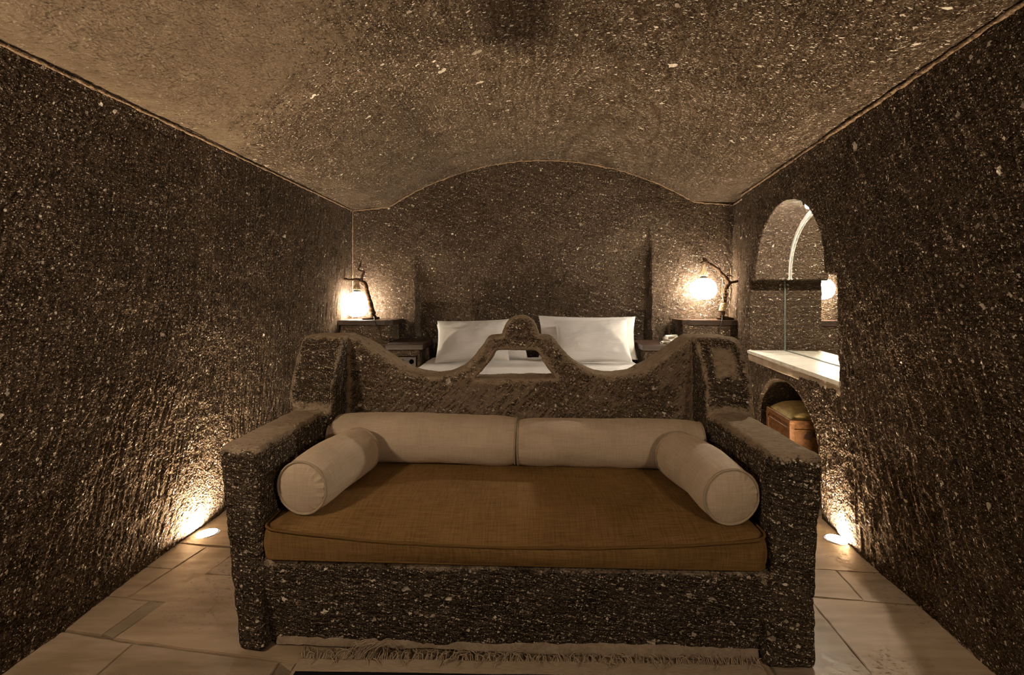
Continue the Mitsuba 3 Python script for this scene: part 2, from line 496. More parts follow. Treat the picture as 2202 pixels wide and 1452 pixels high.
# back wall, with its middle set back behind the bed
xs = np.arange(-2.0, 2.15, 0.0085)
zs = np.arange(0.0, 2.80, 0.0085)
Xg, Zg = np.meshgrid(xs, zs, indexing='ij')
wob = (meshkit.fbm(np.stack([Zg * 3, Xg * 0, Xg * 0], -1), 3, 5) - 0.5) * 0.04
sL = np.clip((Xg + wob + 1.135) / 0.025, 0, 1)
sR = np.clip((1.245 - Xg - wob) / 0.025, 0, 1)
fade = np.clip((1.80 + 0.12 * (Xg + 1.0) - Zg) / 0.55, 0, 1)
rec = 0.105 * sL * sR * fade * fade * (3 - 2 * fade)
P = np.stack([Xg, y_back(Xg) + rec, Zg], -1)
P[..., 1] -= rock_noise(P, 31) + 0.012 * chisel(Xg, Zg, 0.0, 51, (0.0, 0.50, -0.15), 52.0, 5.0)
add('wall_back', flip(grid_mesh(P)), 'm_rock', smooth=True, label='back wall of speckled tuff under a low vault with a shallow recess behind the bed', kind='structure')

# vaulted ceiling
ys = ys_grid(5.10, 0.010)
us = np.linspace(0, 1, 400)
Yg, Ug = np.meshgrid(ys, us, indexing='ij')
xr = x_right(Yg, 2.18) + 0.06
Xg = (XL - 0.06) * (1 - Ug) + xr * Ug
sl = np.interp(Yg, [-2, 1.0, 2.244, 3.04, 4.88], [-1.78, -1.74, -1.638, -1.557, -1.415])
sr = np.interp(Yg, [-2, 1.604, 3.53, 4.6], [1.12, 1.328, 1.55, 1.656])
s = np.clip((Xg - (sl + sr) / 2) / ((sr - sl) / 2), -1, 1)
R_, rise = (1.53 ** 2 + 0.45 ** 2) / 0.9, 0.45
arc = np.sqrt(R_ ** 2 - (s * 1.53) ** 2) - (R_ - rise)
flat = 2.188 + 0.020 * np.clip(np.minimum(Xg - XL, xr - Xg) / 0.35, 0, 1)
Zg = flat + arc
from scipy.ndimage import gaussian_filter1d
sg = gaussian_filter1d(Zg, 2.0, axis=1, mode='nearest')
Zg = sg
P = np.stack([Xg, Yg, Zg], -1)
cu = np.hypot(Xg, Yg - 1.0)
d = rock_noise(P, 61) + 0.008 * chisel(Xg, Yg, 0.0, 71, (0.9, 1.5, -0.8), 38.0, 6.0)
P[..., 2] -= d - 0.004
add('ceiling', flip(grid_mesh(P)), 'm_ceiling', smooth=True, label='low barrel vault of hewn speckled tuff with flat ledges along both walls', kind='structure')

# right wall: a solid slab with the mirror niche and the lower arch cut out
NY0, NY1, NZ0, NZI, NZT = 2.505, 3.835, 0.79, 1.425, 1.945      # niche: sides, sill, impost, apex
ARC0, ARC1 = 2.635, 3.720
ac, ar = (ARC0 + ARC1) / 2, (ARC1 - ARC0) / 2
th = np.linspace(0, np.pi, 40)
upper = [(ac + ar * math.cos(t), NZI + (NZT - NZI) * math.sin(t) ** 0.9) for t in th]
upper = upper + [(ARC0, NZI - 0.02), (ARC1, NZI - 0.02)]
lower = [(NY0, NZ0), (NY1, NZ0), (NY1, NZI), (NY0, NZI)]
LY0, LY1, LZT = 2.735, 3.66, 0.715
lc, lr = (LY0 + LY1) / 2, (LY1 - LY0) / 2
arch = [(LY1, -0.05)] + [(lc + lr * math.cos(t), 0.36 + (LZT - 0.36) * math.sin(t)) for t in th] + [(LY0, -0.05)]
slab = box(0, 0.80, 1.0, 4.80, -0.03, 2.32)            # (depth, y, z)
slab = slab - extrude_yz(upper, -0.1, 0.33) - extrude_yz(lower, -0.1, 0.33) - extrude_yz(arch, -0.1, 0.66)
v, f = arr(slab.refine_to_length(0.0100))
v = laplace(v, f, 3)
inner = np.clip(1 - v[:, 0] / 0.02, 0, 1)
n = vnormals(v, f)
dd = rock_noise(v, 81) + inner * (0.014 * chisel(v[:, 1], v[:, 2], 0.0, 91, (-0.06, -0.34, -0.20), 50.0, 5.0) + 0.002 * (ridge(v * np.array([1, 75, 45]), 25) - 0.5))
v = v + n * dd[:, None]
v[:, 0] += x_right(v[:, 1], v[:, 2])
add('wall_right', (v, f), 'm_rock', smooth=True, label='right wall of speckled tuff with an arched mirror niche and a low arch below it', kind='structure')
# the wall's near stretch beside and behind the camera
ys = np.linspace(Y_FRONT, 1.01, 60)
zs = np.linspace(-0.03, 2.32, 120)
Yg, Zg = np.meshgrid(ys, zs, indexing='ij')
P = np.stack([x_right(Yg, Zg), Yg, Zg], -1)
P[..., 0] -= rock_noise(P, 81)
add('wall_right__near_stretch', grid_mesh(P), 'm_rock', smooth=True)

# wall behind the camera
xs, zs = np.linspace(-2.0, 1.6, 90), np.linspace(0, 2.75, 70)
Xg, Zg = np.meshgrid(xs, zs, indexing='ij')
P = np.stack([Xg, np.full_like(Xg, Y_FRONT + 0.04), Zg], -1)
P[..., 1] += rock_noise(P, 99)
add('wall_front', grid_mesh(P), 'm_rock', smooth=True, label='tuff wall behind the camera', kind='structure')

# tan mortar beads along the wall and ceiling corners
def bead(key, pts, r, label, seed):
    p = resample(pts, 0.007)
    q = p + (meshkit.fbm(p[:, None, :] * 18 + np.arange(3)[None, :, None] * 9.1, 3, seed) - 0.5) * 0.010
    rr = r * (0.75 + 0.6 * meshkit.noise(p * 22, seed + 3))
    v, f = tube(q, rr, 12)
    v = v + vnormals(v, f) * ((meshkit.fbm(v * 60, 3, seed + 8) - 0.5) * 0.009)[:, None]
    add(key, (v, f), 'm_bead', smooth=True, label=label, kind='structure')


YBL, YBR = 4.877, 4.545
bead('trim_1', [(XL + 0.008, y, 2.180) for y in np.linspace(1.2, YBL, 30)], 0.006, 'tan mortar bead between left wall and ceiling', 1)
bead('trim_2', [(float(x_right(np.array(y), 2.17)) - 0.008, y, 2.180) for y in np.linspace(1.2, YBR, 60)], 0.0075, 'tan mortar bead between right wall and ceiling', 2)
bead('trim_3', [(XL + 0.012, YBL - 0.012, z) for z in (1.0, 2.178)], 0.0075, 'tan mortar bead in the back left corner', 3)
bead('trim_4', [(float(x_right(np.array(YBR), z)) - 0.012, YBR - 0.015, z) for z in np.linspace(1.0, 2.178, 20)], 0.0075, 'tan mortar bead in the back right corner', 4)
pts = []
for x in np.linspace(XL + 0.01, 1.985, 90):
    y = y_back(x) - 0.010
    a, b = np.interp(y, [-2, 1.0, 2.244, 3.04, 4.88], [-1.78, -1.74, -1.638, -1.557, -1.415]), np.interp(y, [-2, 1.604, 3.53, 4.6], [1.12, 1.328, 1.55, 1.656])
    s_ = min(1, abs((x - (a + b) / 2) / ((b - a) / 2)))
    z = 2.185 + 0.03 * min(1, max(0, min(x - XL, 1.99 - x) / 0.35)) + math.sqrt(R_ ** 2 - (s_ * 1.53) ** 2) - (R_ - rise) - 0.008
    pts.append((x, y, z))
bead('trim_5', pts, 0.0075, 'tan mortar bead along the arch where vault meets back wall', 5)

# ------------------------------------------------------------------ floor: mortar bed and travertine slabs
UPLIGHTS = ((-1.745, 2.553), (1.664, 2.49))
bed_ = box(-2.1, 2.3, Y_FRONT - 0.1, 5.2, -0.09, -0.007)
for ux, uy in UPLIGHTS:
    bed_ = bed_ - m3.Manifold.cylinder(0.2, 0.052, 0.052, 32).translate((ux, uy, -0.065))
add('floor', arr(bed_), 'm_grout', label='floor of pale travertine slabs', kind='structure')
#-2.1, 2.3, Y_FRONT - 0.1, 5.2, -0.06, -0.007)), 'm_grout', label='floor of pale travertine slabs', kind='structure')
TILES = [  # (corners in metres, tint)
    ([(-1.84, 2.03), (-1.722, 2.01), (-1.690, 2.222), (-1.84, 2.245)], 1),
    ([(-1.84, 2.245), (-1.690, 2.222), (-1.657, 2.425), (-1.84, 2.455)], 0),
    ([(-1.722, 2.01), (-1.532, 1.982), (-1.470, 2.400), (-1.657, 2.425)], 1),
    ([(-1.508, 2.185), (-0.95, 2.135), (-0.95, 2.350), (-1.470, 2.400)], 0),
    ([(-1.572, 1.772), (-0.80, 1.655), (-0.80, 2.125), (-1.508, 2.183)], 1),
    ([(-1.84, 1.825), (-1.634, 1.793), (-1.608, 1.990), (-1.84, 2.03)], 0),
    ([(-1.634, 1.793), (-1.572, 1.772), (-1.532, 1.982), (-1.608, 1.990)], 3),
    ([(-1.84, 1.25), (-1.486, 1.22), (-1.477, 1.750), (-1.84, 1.822)], 0),
    ([(-1.486, 1.22), (-0.88, 1.16), (-0.88, 1.66), (-1.477, 1.750)], 2),
    ([(-1.84, 2.455), (-1.30, 2.385), (-1.22, 2.90), (-1.84, 3.00)], 0),
    ([(-1.30, 2.385), (-0.95, 2.35), (-0.95, 2.86), (-1.22, 2.90)], 1),
    ([(-1.84, 3.00), (-1.35, 2.925), (-1.33, 3.60), (-1.84, 3.62)], 2),
    ([(-1.35, 2.925), (-0.95, 2.86), (-0.95, 3.58), (-1.33, 3.60)], 0),
    ([(-1.84, 3.62), (-0.95, 3.58), (-0.95, 4.25), (-1.84, 4.28)], 1),
    ([(0.98, 2.265), (1.745, 2.185), (1.80, 2.76), (0.98, 2.80)], 1),
    ([(1.02, 2.050), (1.450, 1.990), (1.478, 2.213), (1.02, 2.261)], 0),
    ([(1.450, 1.990), (1.73, 1.955), (1.75, 2.184), (1.478, 2.213)], 0),
    ([(1.182, 1.40), (1.68, 1.36), (1.73, 1.955), (1.225, 2.020)], 1),
    ([(0.86, 1.43), (1.182, 1.40), (1.225, 2.020), (0.90, 2.062)], 2),
    ([(0.98, 2.80), (1.80, 2.76), (1.84, 3.30), (0.98, 3.33)], 0),
    ([(0.98, 3.33), (1.84, 3.30), (1.90, 3.90), (0.98, 3.92)], 2),
    ([(1.84, 2.74), (2.45, 2.72), (2.45, 3.75), (1.86, 3.75)], 0),
    ([(0.86, 0.62), (1.60, 0.58), (1.68, 1.36), (0.86, 1.43)], 0),
    ([(-0.88, 1.16), (0.0, 1.14), (0.0, 1.76), (-0.80, 1.76), (-0.80, 1.655), (-0.88, 1.66)], 0),
    ([(0.0, 1.14), (0.86, 1.12), (0.86, 1.76), (0.0, 1.76)], 1),
    ([(-1.84, 0.55), (-0.88, 0.52), (-0.88, 1.16), (-1.84, 1.25)], 1),
    ([(-0.88, 0.52), (0.0, 0.52), (0.0, 1.14), (-0.88, 1.16)], 2),
    ([(0.0, 0.52), (0.86, 0.50), (0.86, 1.12), (0.0, 1.14)], 0),
    ([(-1.84, -0.2), (-0.6, -0.2), (-0.6, 0.52), (-1.84, 0.55)], 0),
    ([(-0.6, -0.2), (0.5, -0.2), (0.5, 0.50), (-0.6, 0.52)], 2),
    ([(0.5, -0.2), (1.52, -0.2), (1.58, 0.58), (0.5, 0.50)], 1),
]
for i, (poly, tint) in enumerate(TILES):
    c = np.array(poly, float)
    if np.cross(c[1] - c[0], c[2] - c[1]) < 0:
        c = c[::-1]
    e = np.vstack([np.linspace(c[k], c[(k + 1) % 4], max(4, int(np.linalg.norm(c[(k + 1) % len(c)] - c[k]) / 0.05)), endpoint=False) for k in range(len(c))])
    cs = m3.CrossSection([e + (rng.random(e.shape) - 0.5) * 0.005], m3.FillRule.NonZero)
    top = cs.offset(-0.0040, m3.JoinType.Round)
    low = cs.offset(-0.0016, m3.JoinType.Round)
    dz = rng.uniform(-0.0015, 0.001)
    man = low.extrude(0.009).translate((0, 0, -0.0115 + dz)) + top.extrude(0.012).translate((0, 0, -0.012 + dz))
    for ux, uy in UPLIGHTS:
        man = man - m3.Manifold.cylinder(0.2, 0.052, 0.052, 32).translate((ux, uy, -0.1))
    add(num('floor__tile', i), arr(man), f'm_tile{tint}')

# ------------------------------------------------------------------ niche: sill, mirror, spotlight
MS, MC = 0.131, 1.630                                    # mirror plane x = MC + MS*y


def on_mirror(y, d=0.0):
    return MC + MS * y - d


sill_poly = [(float(x_right(np.array(NY0 - 0.02), 0.85)) - 0.012, NY0 - 0.02), (on_mirror(NY0 - 0.02, -0.03), NY0 - 0.02), (on_mirror(NY1 + 0.02, -0.03), NY1 + 0.02), (float(x_right(np.array(NY1 + 0.02), 0.85)) - 0.012, NY1 + 0.02)]
v, f = arr(extrude_xy(sill_poly, 0.822, 0.846).refine_to_length(0.03))
add('niche_sill', (v, f), 'm_sill', label='pale stone sill slab at the foot of the arched mirror niche', category='sill')
v, f = arr(extrude_xy([(a + (0.006 if k in (0, 3) else -0.004), b) for k, (a, b) in enumerate(sill_poly)], 0.762, 0.822).refine_to_length(0.015))
v = laplace(v, f, 2)
v = v + vnormals(v, f) * ((meshkit.fbm(v * 20, 3, 3) - 0.5) * 0.008)[:, None]
add('niche_sill__fascia', (v, f), 'm_pale', smooth=40, label='plastered taupe front edge')

# mirror: one flat pane over the whole back of the niche
mz = [(NY0, 0.846), (NY1, 0.846), (NY1, NZI)] + [(ac + ar * math.cos(t), NZI + (NZT - NZI) * math.sin(t) ** 0.9) for t in th] + [(NY0, NZI)]
mz_in = np.array(mz)


def to_plane(man, off):
    v, f = arr(man)                                      # (depth, y, z) -> world
    v = v.copy()
    v[:, 0] = on_mirror(v[:, 1]) - off + v[:, 0]
    return v, f


add('wall_mirror__pane', to_plane(extrude_yz(m3.CrossSection([mz_in], m3.FillRule.NonZero).offset(0.012, m3.JoinType.Round).to_polygons()[0], 0.0, 0.005), 0.005), 'm_mirror')
tag('wall_mirror', 'tall arched mirror set at the back of the wall niche, reflecting the lamp', 'mirror')
ring_o = m3.CrossSection([np.array([(ac + (ar + 0.01) * math.cos(t), NZI + (NZT - NZI + 0.01) * math.sin(t) ** 0.9) for t in th] + [(ARC0 - 0.01, NZI)])], m3.FillRule.NonZero)
ring_i = m3.CrossSection([np.array([(ac + (ar - 0.012) * math.cos(t), NZI + (NZT - NZI - 0.035) * math.sin(t) ** 0.9) for t in th] + [(ARC0 + 0.012, NZI - 0.05), (ARC1 - 0.012, NZI - 0.05)][::-1])], m3.FillRule.NonZero)
rp = (ring_o - ring_i)
v, f = arr(rp.extrude(0.012).transform(np.array([[0, 0, 1, 0], [1, 0, 0, 0], [0, 1, 0, 0]], float)))
v[:, 0] = on_mirror(v[:, 1]) - 0.018 + v[:, 0]
add('wall_mirror__arched_seal', (v, f), 'm_silicone', label='white strip of sealant along the arch')
for i, yy in enumerate((NY1 - 0.030, NY0 + 0.020)):
    v, f = arr(box(-0.006, 0.0, yy - 0.0022, yy + 0.0022, 0.846, NZI - 0.01))
    v[:, 0] += on_mirror(v[:, 1]) - 0.004
    add(num('wall_mirror__side_edge', i), (v, f), 'm_glass_edge', label='greenish glass edge')

v, f = arr(box(-0.006, 0.0, NY0 + 0.02, NY1 - 0.03, 0.846, 0.852))
v[:, 0] += on_mirror(v[:, 1]) - 0.004
add('wall_mirror__bottom_edge', (v, f), 'm_glass_edge', label='greenish glass edge')
SX, SY, SZ = on_mirror(3.10, 0.150), 3.10, 1.905
add('niche_spotlight__housing', moved(lathe([(0.0, 0.03), (0.034, 0.03), (0.032, 0.008), (0.028, 0.005), (0.025, 0.007), (0.024, 0.012), (0.0, 0.014)], 28), (SX, SY, SZ)), 'm_steel', smooth=40)
scene['niche_spotlight__lens'] = mikit.ply(moved(lathe([(0.0, -0.030), (0.008, -0.0285), (0.015, -0.0235), (0.020, -0.014), (0.022, 0.0), (0.022, 0.006)], 28), (SX, SY, SZ + 0.004)), 'm_shade',
                                            emitter={'type': 'area', 'radiance': {'type': 'rgb', 'value': SPOT_RAD.tolist()}})
tag('niche_spotlight', 'small white spotlight recessed at the top of the mirror arch', 'spotlight')

# ------------------------------------------------------------------ stone sofa (x, v, z), then y = v - 0.04 x
def shear(m):
    v = m[0].copy()
    v[:, 1] -= 0.04 * v[:, 0]
    return v, m[1]


def arm(x0, x1, p0, p1, taper):
    a = m3.Manifold.hull_points(np.array([[x0 + taper[0], 1.665, 0], [x1, 1.66, 0], [x1, 1.628, 0.765], [x0, 1.628, 0.77],
                                          [x0 + taper[0], 2.3, 0], [x1, 2.3, 0], [x1, 2.3, 0.765], [x0, 2.3, 0.77]]))
    post = extrude_yz([(2.15, 0.0), (2.52, 0.0), (2.52, 1.105), (2.292, 1.105), (2.155, 0.89)], p0, p1)
    return a + post


RIDGE = [(-0.87, 1.086), (-0.81, 1.046), (-0.75, 1.006), (-0.677, 0.956), (-0.605, 0.921), (-0.534, 0.900), (-0.459, 0.894), (-0.39, 0.904), (-0.319, 0.937), (-0.26, 0.994),
         (-0.219, 1.049), (-0.193, 1.094), (-0.118, 1.099), (-0.110, 1.150), (-0.089, 1.183), (-0.061, 1.201), (-0.026, 1.207), (0.009, 1.201), (0.038, 1.184), (0.058, 1.150),
         (0.066, 1.099), (0.136, 1.100), (0.164, 1.058), (0.215, 0.997), (0.281, 0.946), (0.362, 0.909), (0.455, 0.900), (0.547, 0.917), (0.628, 0.960), (0.697, 1.007), (0.765, 1.058), (0.823, 1.100)]
HOLE = [(-0.151, 1.030), (0.061, 1.029), (0.084, 0.987), (0.117, 0.935), (0.159, 0.887), (-0.262, 0.884), (-0.212, 0.933), (-0.174, 0.985)]
back = [(-0.93, 0.0), (0.86, 0.0), (0.86, 1.105)] + RIDGE[::-1] + [(-0.93, 1.100)]
board = extrude_xz(back[::-1] if False else back, 2.35, 2.52)
hole = HOLE[::-1]
board = board - extrude_xz(hole, 2.2, 2.7)
seat = m3.Manifold.hull_points(np.array([[-0.975, 1.712, 0], [0.88, 1.712, 0], [-0.975, 1.645, 0.345], [0.88, 1.645, 0.345], [-0.975, 2.40, 0], [0.88, 2.40, 0], [-0.975, 2.40, 0.345], [0.88, 2.40, 0.345]]))
plinth = m3.Manifold.hull_points(np.array([[-0.94, 1.690, 0], [0.84, 1.690, 0], [-0.94, 1.705, 0.040], [0.84, 1.705, 0.040], [-0.94, 1.80, 0], [0.84, 1.80, 0], [-0.94, 1.80, 0.040], [0.84, 1.80, 0.040]]))

for a, b in zip(RIDGE[:-1], RIDGE[1:]):
    WORN_RIM.append((a, b))
for a, b in zip(HOLE, HOLE[1:] + HOLE[:1]):
    WORN_RIM.append((a, b))
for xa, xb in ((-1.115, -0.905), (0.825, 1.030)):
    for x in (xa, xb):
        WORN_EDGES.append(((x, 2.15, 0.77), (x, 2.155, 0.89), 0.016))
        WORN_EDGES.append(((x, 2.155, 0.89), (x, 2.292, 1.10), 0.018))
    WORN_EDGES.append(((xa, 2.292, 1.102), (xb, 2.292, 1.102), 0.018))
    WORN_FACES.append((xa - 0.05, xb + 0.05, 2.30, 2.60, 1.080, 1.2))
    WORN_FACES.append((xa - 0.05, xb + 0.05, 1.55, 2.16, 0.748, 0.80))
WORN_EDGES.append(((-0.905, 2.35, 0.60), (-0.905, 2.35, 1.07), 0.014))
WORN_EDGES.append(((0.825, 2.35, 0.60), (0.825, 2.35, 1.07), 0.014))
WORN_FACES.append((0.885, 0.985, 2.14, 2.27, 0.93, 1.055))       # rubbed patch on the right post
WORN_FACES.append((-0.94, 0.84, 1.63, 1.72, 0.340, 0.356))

S_LAB = 'dark speckled stone sofa carved with scalloped backrest, stepped posts and thick arms'
add('stone_sofa__armrest', shear(rock_solid(arm(-1.105, -0.955, -1.118, -0.912, (0.050,)), 0.0115, 7, 1.0, 5, keep=lambda v: np.where((v[:, 2] > 0.74) & (v[:, 1] < 2.13), 0.5, 1.0))), 'm_sofa', smooth=True)
add('stone_sofa__armrest_001', shear(rock_solid(arm(0.846, 1.016, 0.826, 1.036, (0.0,)), 0.0115, 7, 1.0, 7, keep=lambda v: np.where((v[:, 2] > 0.74) & (v[:, 1] < 2.13), 0.5, 1.0))), 'm_sofa', smooth=True)
add('stone_sofa__backrest', shear(rock_solid(board, 0.0110, 6, 0.8, 9)), 'm_backrest', smooth=True, label='scalloped stone backrest with a round finial and a trapezoid opening')
add('stone_sofa__seat_base', shear(rock_solid(seat, 0.0125, 5, 1.0, 13)), 'm_sofa', smooth=True)
add('stone_sofa__plinth', shear(rock_solid(plinth, 0.012, 4, 0.8, 15)), 'm_pale', smooth=True, label='pale mortar skirting at the foot of the seat')
tag('stone_sofa', S_LAB, 'sofa')

# ------------------------------------------------------------------ wooden battens and the seat cushion
for i, (x0, x1, lab) in enumerate(((-0.86, -0.74, 'dark wooden batten under the left end of the brown seat cushion'), (-0.10, 0.0, 'dark wooden batten under the middle of the brown seat cushion'), (0.70, 0.80, 'dark wooden batten under the right end of the brown seat cushion'))):
    add(num('wooden_batten', i), shear(arr(rbox(x0, x1, 1.650, 2.28, 0.349, 0.362, 0.004))), 'm_wood', smooth=40, label=lab, category='batten', group='battens under the seat cushion')


def rounded_rect(x0, x1, y0, y1, r, n):
    pts = []
    for cx, cy, a0 in ((x1 - r, y1 - r, 0), (x0 + r, y1 - r, 90), (x0 + r, y0 + r, 180), (x1 - r, y0 + r, 270)):
        for a in np.radians(np.linspace(a0, a0 + 90, 10)):
            pts.append((cx + r * math.cos(a), cy + r * math.sin(a)))
    pts.append(pts[0])
    return resample(pts, 1e9)[:0] if False else np.array(resample_n(pts, n))


def resample_n(pts, n):
    p = np.asarray(pts, float)
    s = np.r_[0, np.cumsum(np.linalg.norm(np.diff(p, axis=0), axis=1))]
    u = np.linspace(0, s[-1], n + 1)[:-1]
    return np.stack([np.interp(u, s, p[:, k]) for k in range(2)], 1)


CX0, CX1, CV0, CV1, CZ0, CZ1 = -0.951, 0.842, 1.632, 2.335, 0.360, 0.492
NO = 420
out = rounded_rect(CX0, CX1, CV0, CV1, 0.045, NO)
cen = np.array([(CX0 + CX1) / 2, (CV0 + CV1) / 2])


def droop(x, v):
    w = np.clip((1.80 - v) / 0.17, 0, 1)
    w = w * w * (3 - 2 * w)
    s = np.clip(1 - ((x + 0.05) / 0.93) ** 2, 0, 1) ** 0.8
    return -0.062 * w * s


def wrinkle(x, v):
    p = np.stack([x * 5, v * 8, 0 * x], -1)
    return (meshkit.fbm(p, 3, 77) - 0.5) * 0.012


def cush_ring(k, z, infl=0.0):
    q = cen + (out - cen) * k
    d = (out - cen) / np.linalg.norm(out - cen, axis=1, keepdims=True)
    q = q + d * infl
    return np.column_stack([q, np.full(len(q), z)])


rings = []
for k in np.linspace(0.0, 1.0, 60):
    r = cush_ring(0.985 * k, CZ1 - 0.012 * max(0, (k - 0.93) / 0.07) ** 2)
    r[:, 2] += (0.004 + 0.012 * (1 - k ** 4)) + wrinkle(r[:, 0], r[:, 1])
    rings.append(r)
top_edge = cush_ring(0.992, CZ1 - 0.014)
H = CZ1 - 0.016 - CZ0
for k in np.linspace(0.04, 0.96, 16):
    r = cush_ring(0.992, CZ1 - 0.016 - H * k, 0.011 * math.sin(math.pi * k) ** 0.7 + 0.002)
    r[:, :2] += ((meshkit.fbm(np.stack([r[:, 0] * 6, r[:, 1] * 6, np.full(NO, k)], -1), 3, 4) - 0.5) * 0.010)[:, None] * np.sign(r[:, :2] - cen) * np.array([0.3, 1])
    rings.append(r)
for k in np.linspace(0.98, 0.0, 8):
    rings.append(cush_ring(k, CZ0 + 0.001))
P = np.array(rings)
zf = np.clip((P[..., 2] - CZ0) / (CZ1 - CZ0), 0, 1)
P[..., 2] += droop(P[..., 0], P[..., 1]) * zf
P = np.concatenate([P, P[:, :1]], axis=1)
P[..., 1] -= 0.04 * P[..., 0]
U = P[..., :2].copy()
side = np.arange(len(rings))
side_rows = (side >= 60) & (side < 76)
U[side_rows, :, 1] = P[side_rows, :, 2]
U[side_rows, :, 0] = P[side_rows, :, 0] + P[side_rows, :, 1]
add('seat_cushion__cover', flip(grid_mesh(P)), 'm_velvet', smooth=True, uv=U.reshape(-1, 2))


def cush_piping(z, key, r=0.0052):
    q = np.column_stack([cen + (out - cen) * 0.998, np.full(NO, z)])
    zf = np.clip((q[:, 2] - CZ0) / (CZ1 - CZ0), 0, 1)
    q[:, 2] += droop(q[:, 0], q[:, 1]) * zf + (meshkit.fbm(np.stack([q[:, 0] * 9, q[:, 1] * 9, q[:, 2] * 0], -1), 2, 8) - 0.5) * 0.006 * (z > 0.4)
    q = np.vstack([q, q[:2]])
    q[:, 1] -= 0.04 * q[:, 0]
    add(key, tube(q, r, 8, False), 'm_velvet_seam', smooth=True, label='corded seam around the edge')


cush_piping(CZ1 - 0.012, 'seat_cushion__piping')
cush_piping(CZ0 + 0.006, 'seat_cushion__piping_001', 0.004)
tag('seat_cushion', 'wide golden brown woven seat cushion on the stone sofa', 'cushion')

# ------------------------------------------------------------------ four bolsters
def frame(axis):
    t = np.gradient(axis, axis=0)
    t /= np.linalg.norm(t, axis=1, keepdims=True)
    a = np.cross(t, [0, 0, 1.0])
    a /= np.linalg.norm(a, axis=1, keepdims=True)
    return t, a, np.cross(a, t)


def bolster(key, pts, R, seed, label, squash=1.0, pleats=(0.0, 2 * np.pi)):
    axis = smooth_path(pts, 0.008, 25)
    t, a, b = frame(axis)
    L = np.r_[0, np.cumsum(np.linalg.norm(np.diff(axis, axis=0), axis=1))]
    n = 96
    thb = np.linspace(0, 2 * np.pi, n + 1)
    e = np.minimum(L, L[-1] - L)
    rr = R * (0.90 + 0.10 * (1 - np.exp(-e / 0.05)))
    lump = (meshkit.fbm(np.stack(np.broadcast_arrays(L[:, None] * 5, np.cos(thb)[None] * 1.2, np.sin(thb)[None] * 1.2), -1), 3, seed) - 0.5) * 0.014
    pl = np.exp(-e / 0.035)[:, None] * 0.0012 * np.sin(thb[None] * 26 + 3 * np.sin(thb[None] * 3))
    rad = rr[:, None] + lump * np.clip(e / 0.05, 0, 1)[:, None] + pl
    bottom = np.clip(-np.sin(thb), 0, 1)[None]
    P = axis[:, None] + rad[..., None] * (np.cos(thb)[None, :, None] * a[:, None] + np.sin(thb)[None, :, None] * squash * b[:, None])
    uv = np.stack(np.broadcast_arrays(L[:, None], thb[None] * R), -1)
    add(key + '__body', flip(grid_mesh(P)), 'm_linen', smooth=True, uv=uv.reshape(-1, 2))
    for i, (k, s) in enumerate(((0, -1), (-1, 1))):
        c, tt, aa, bb = axis[k], t[k] * s, a[k], b[k]
        Rc = rr[k] - 0.002
        rs = np.linspace(0, 1, 26)
        dome = 0.020 * (1 - rs ** 2.4)
        pleat = 0.0065 * np.clip((rs - 0.62) / 0.38, 0, 1)[:, None] * (rs < 0.995)[:, None] * np.maximum(0, np.sin(thb[None] * 20 + 2 * np.sin(thb[None] * 2.0 + seed))) * (0.35 + 0.65 * np.clip(np.cos(thb[None] - 0.2), 0, 1))
        w = (meshkit.fbm(np.stack(np.broadcast_arrays(rs[:, None] * 0 + seed, rs[:, None] * np.cos(thb)[None] * 2.5, rs[:, None] * np.sin(thb)[None] * 2.5), -1), 2, seed + 30) - 0.5) * 0.003 * (1 - rs[:, None] ** 6)
        h = dome[:, None] + pleat + w
        Pc = c + (rs * Rc)[:, None, None] * (np.cos(thb)[None, :, None] * aa + np.sin(thb)[None, :, None] * squash * bb) + h[..., None] * tt
        uvc = np.stack([(rs * Rc)[:, None] * np.cos(thb), (rs * Rc)[:, None] * np.sin(thb)], -1)
        g = grid_mesh(Pc)
        add(num(key + '__end_cap', i), g if s > 0 else flip(g), 'm_linen', smooth=True, uv=uvc.reshape(-1, 2))
        rj = rr[k] * (1 + 0.012 * (meshkit.noise(np.stack([np.cos(thb) * 5, np.sin(thb) * 5, thb * 0 + seed], -1), 3) - 0.5)) + 0.001
        ring = c + rj[:, None] * (np.cos(thb)[:, None] * aa + np.sin(thb)[:, None] * squash * bb) + tt * 0.002
        add(num(key + '__piping', i), tube(ring, 0.0048, 8, False), 'm_seam', smooth=True, label='corded seam')
    tag(key, label, 'bolster', 'beige linen bolsters on the stone sofa')


def sv(x, v, z):
    return (x, v - 0.04 * x, z)


ZT = CZ1 + 0.006
bolster('bolster', [sv(-0.925, 2.235, ZT + 0.118), sv(-0.48, 2.238, ZT + 0.120), sv(-0.047, 2.232, ZT + 0.112)], 0.118, 1, 'beige linen bolster along the backrest, left of the middle seam gap', 0.98)
bolster('bolster_001', [sv(-0.033, 2.225, ZT + 0.108), sv(0.40, 2.230, ZT + 0.112), sv(0.815, 2.205, ZT + 0.112)], 0.114, 2, 'beige linen bolster along the backrest, right of the middle seam gap', 0.98)
bolster('bolster_002', [sv(-0.832, 1.700, ZT + 0.096), sv(-0.80, 1.90, ZT + 0.104), sv(-0.755, 2.085, ZT + 0.106)], 0.108, 3, 'beige linen bolster lying along the left stone arm')
bolster('bolster_003', [sv(0.735, 1.690, ZT + 0.094), sv(0.722, 1.88, ZT + 0.104), sv(0.670, 2.085, ZT + 0.106)], 0.110, 4, 'beige linen bolster lying along the right stone arm')

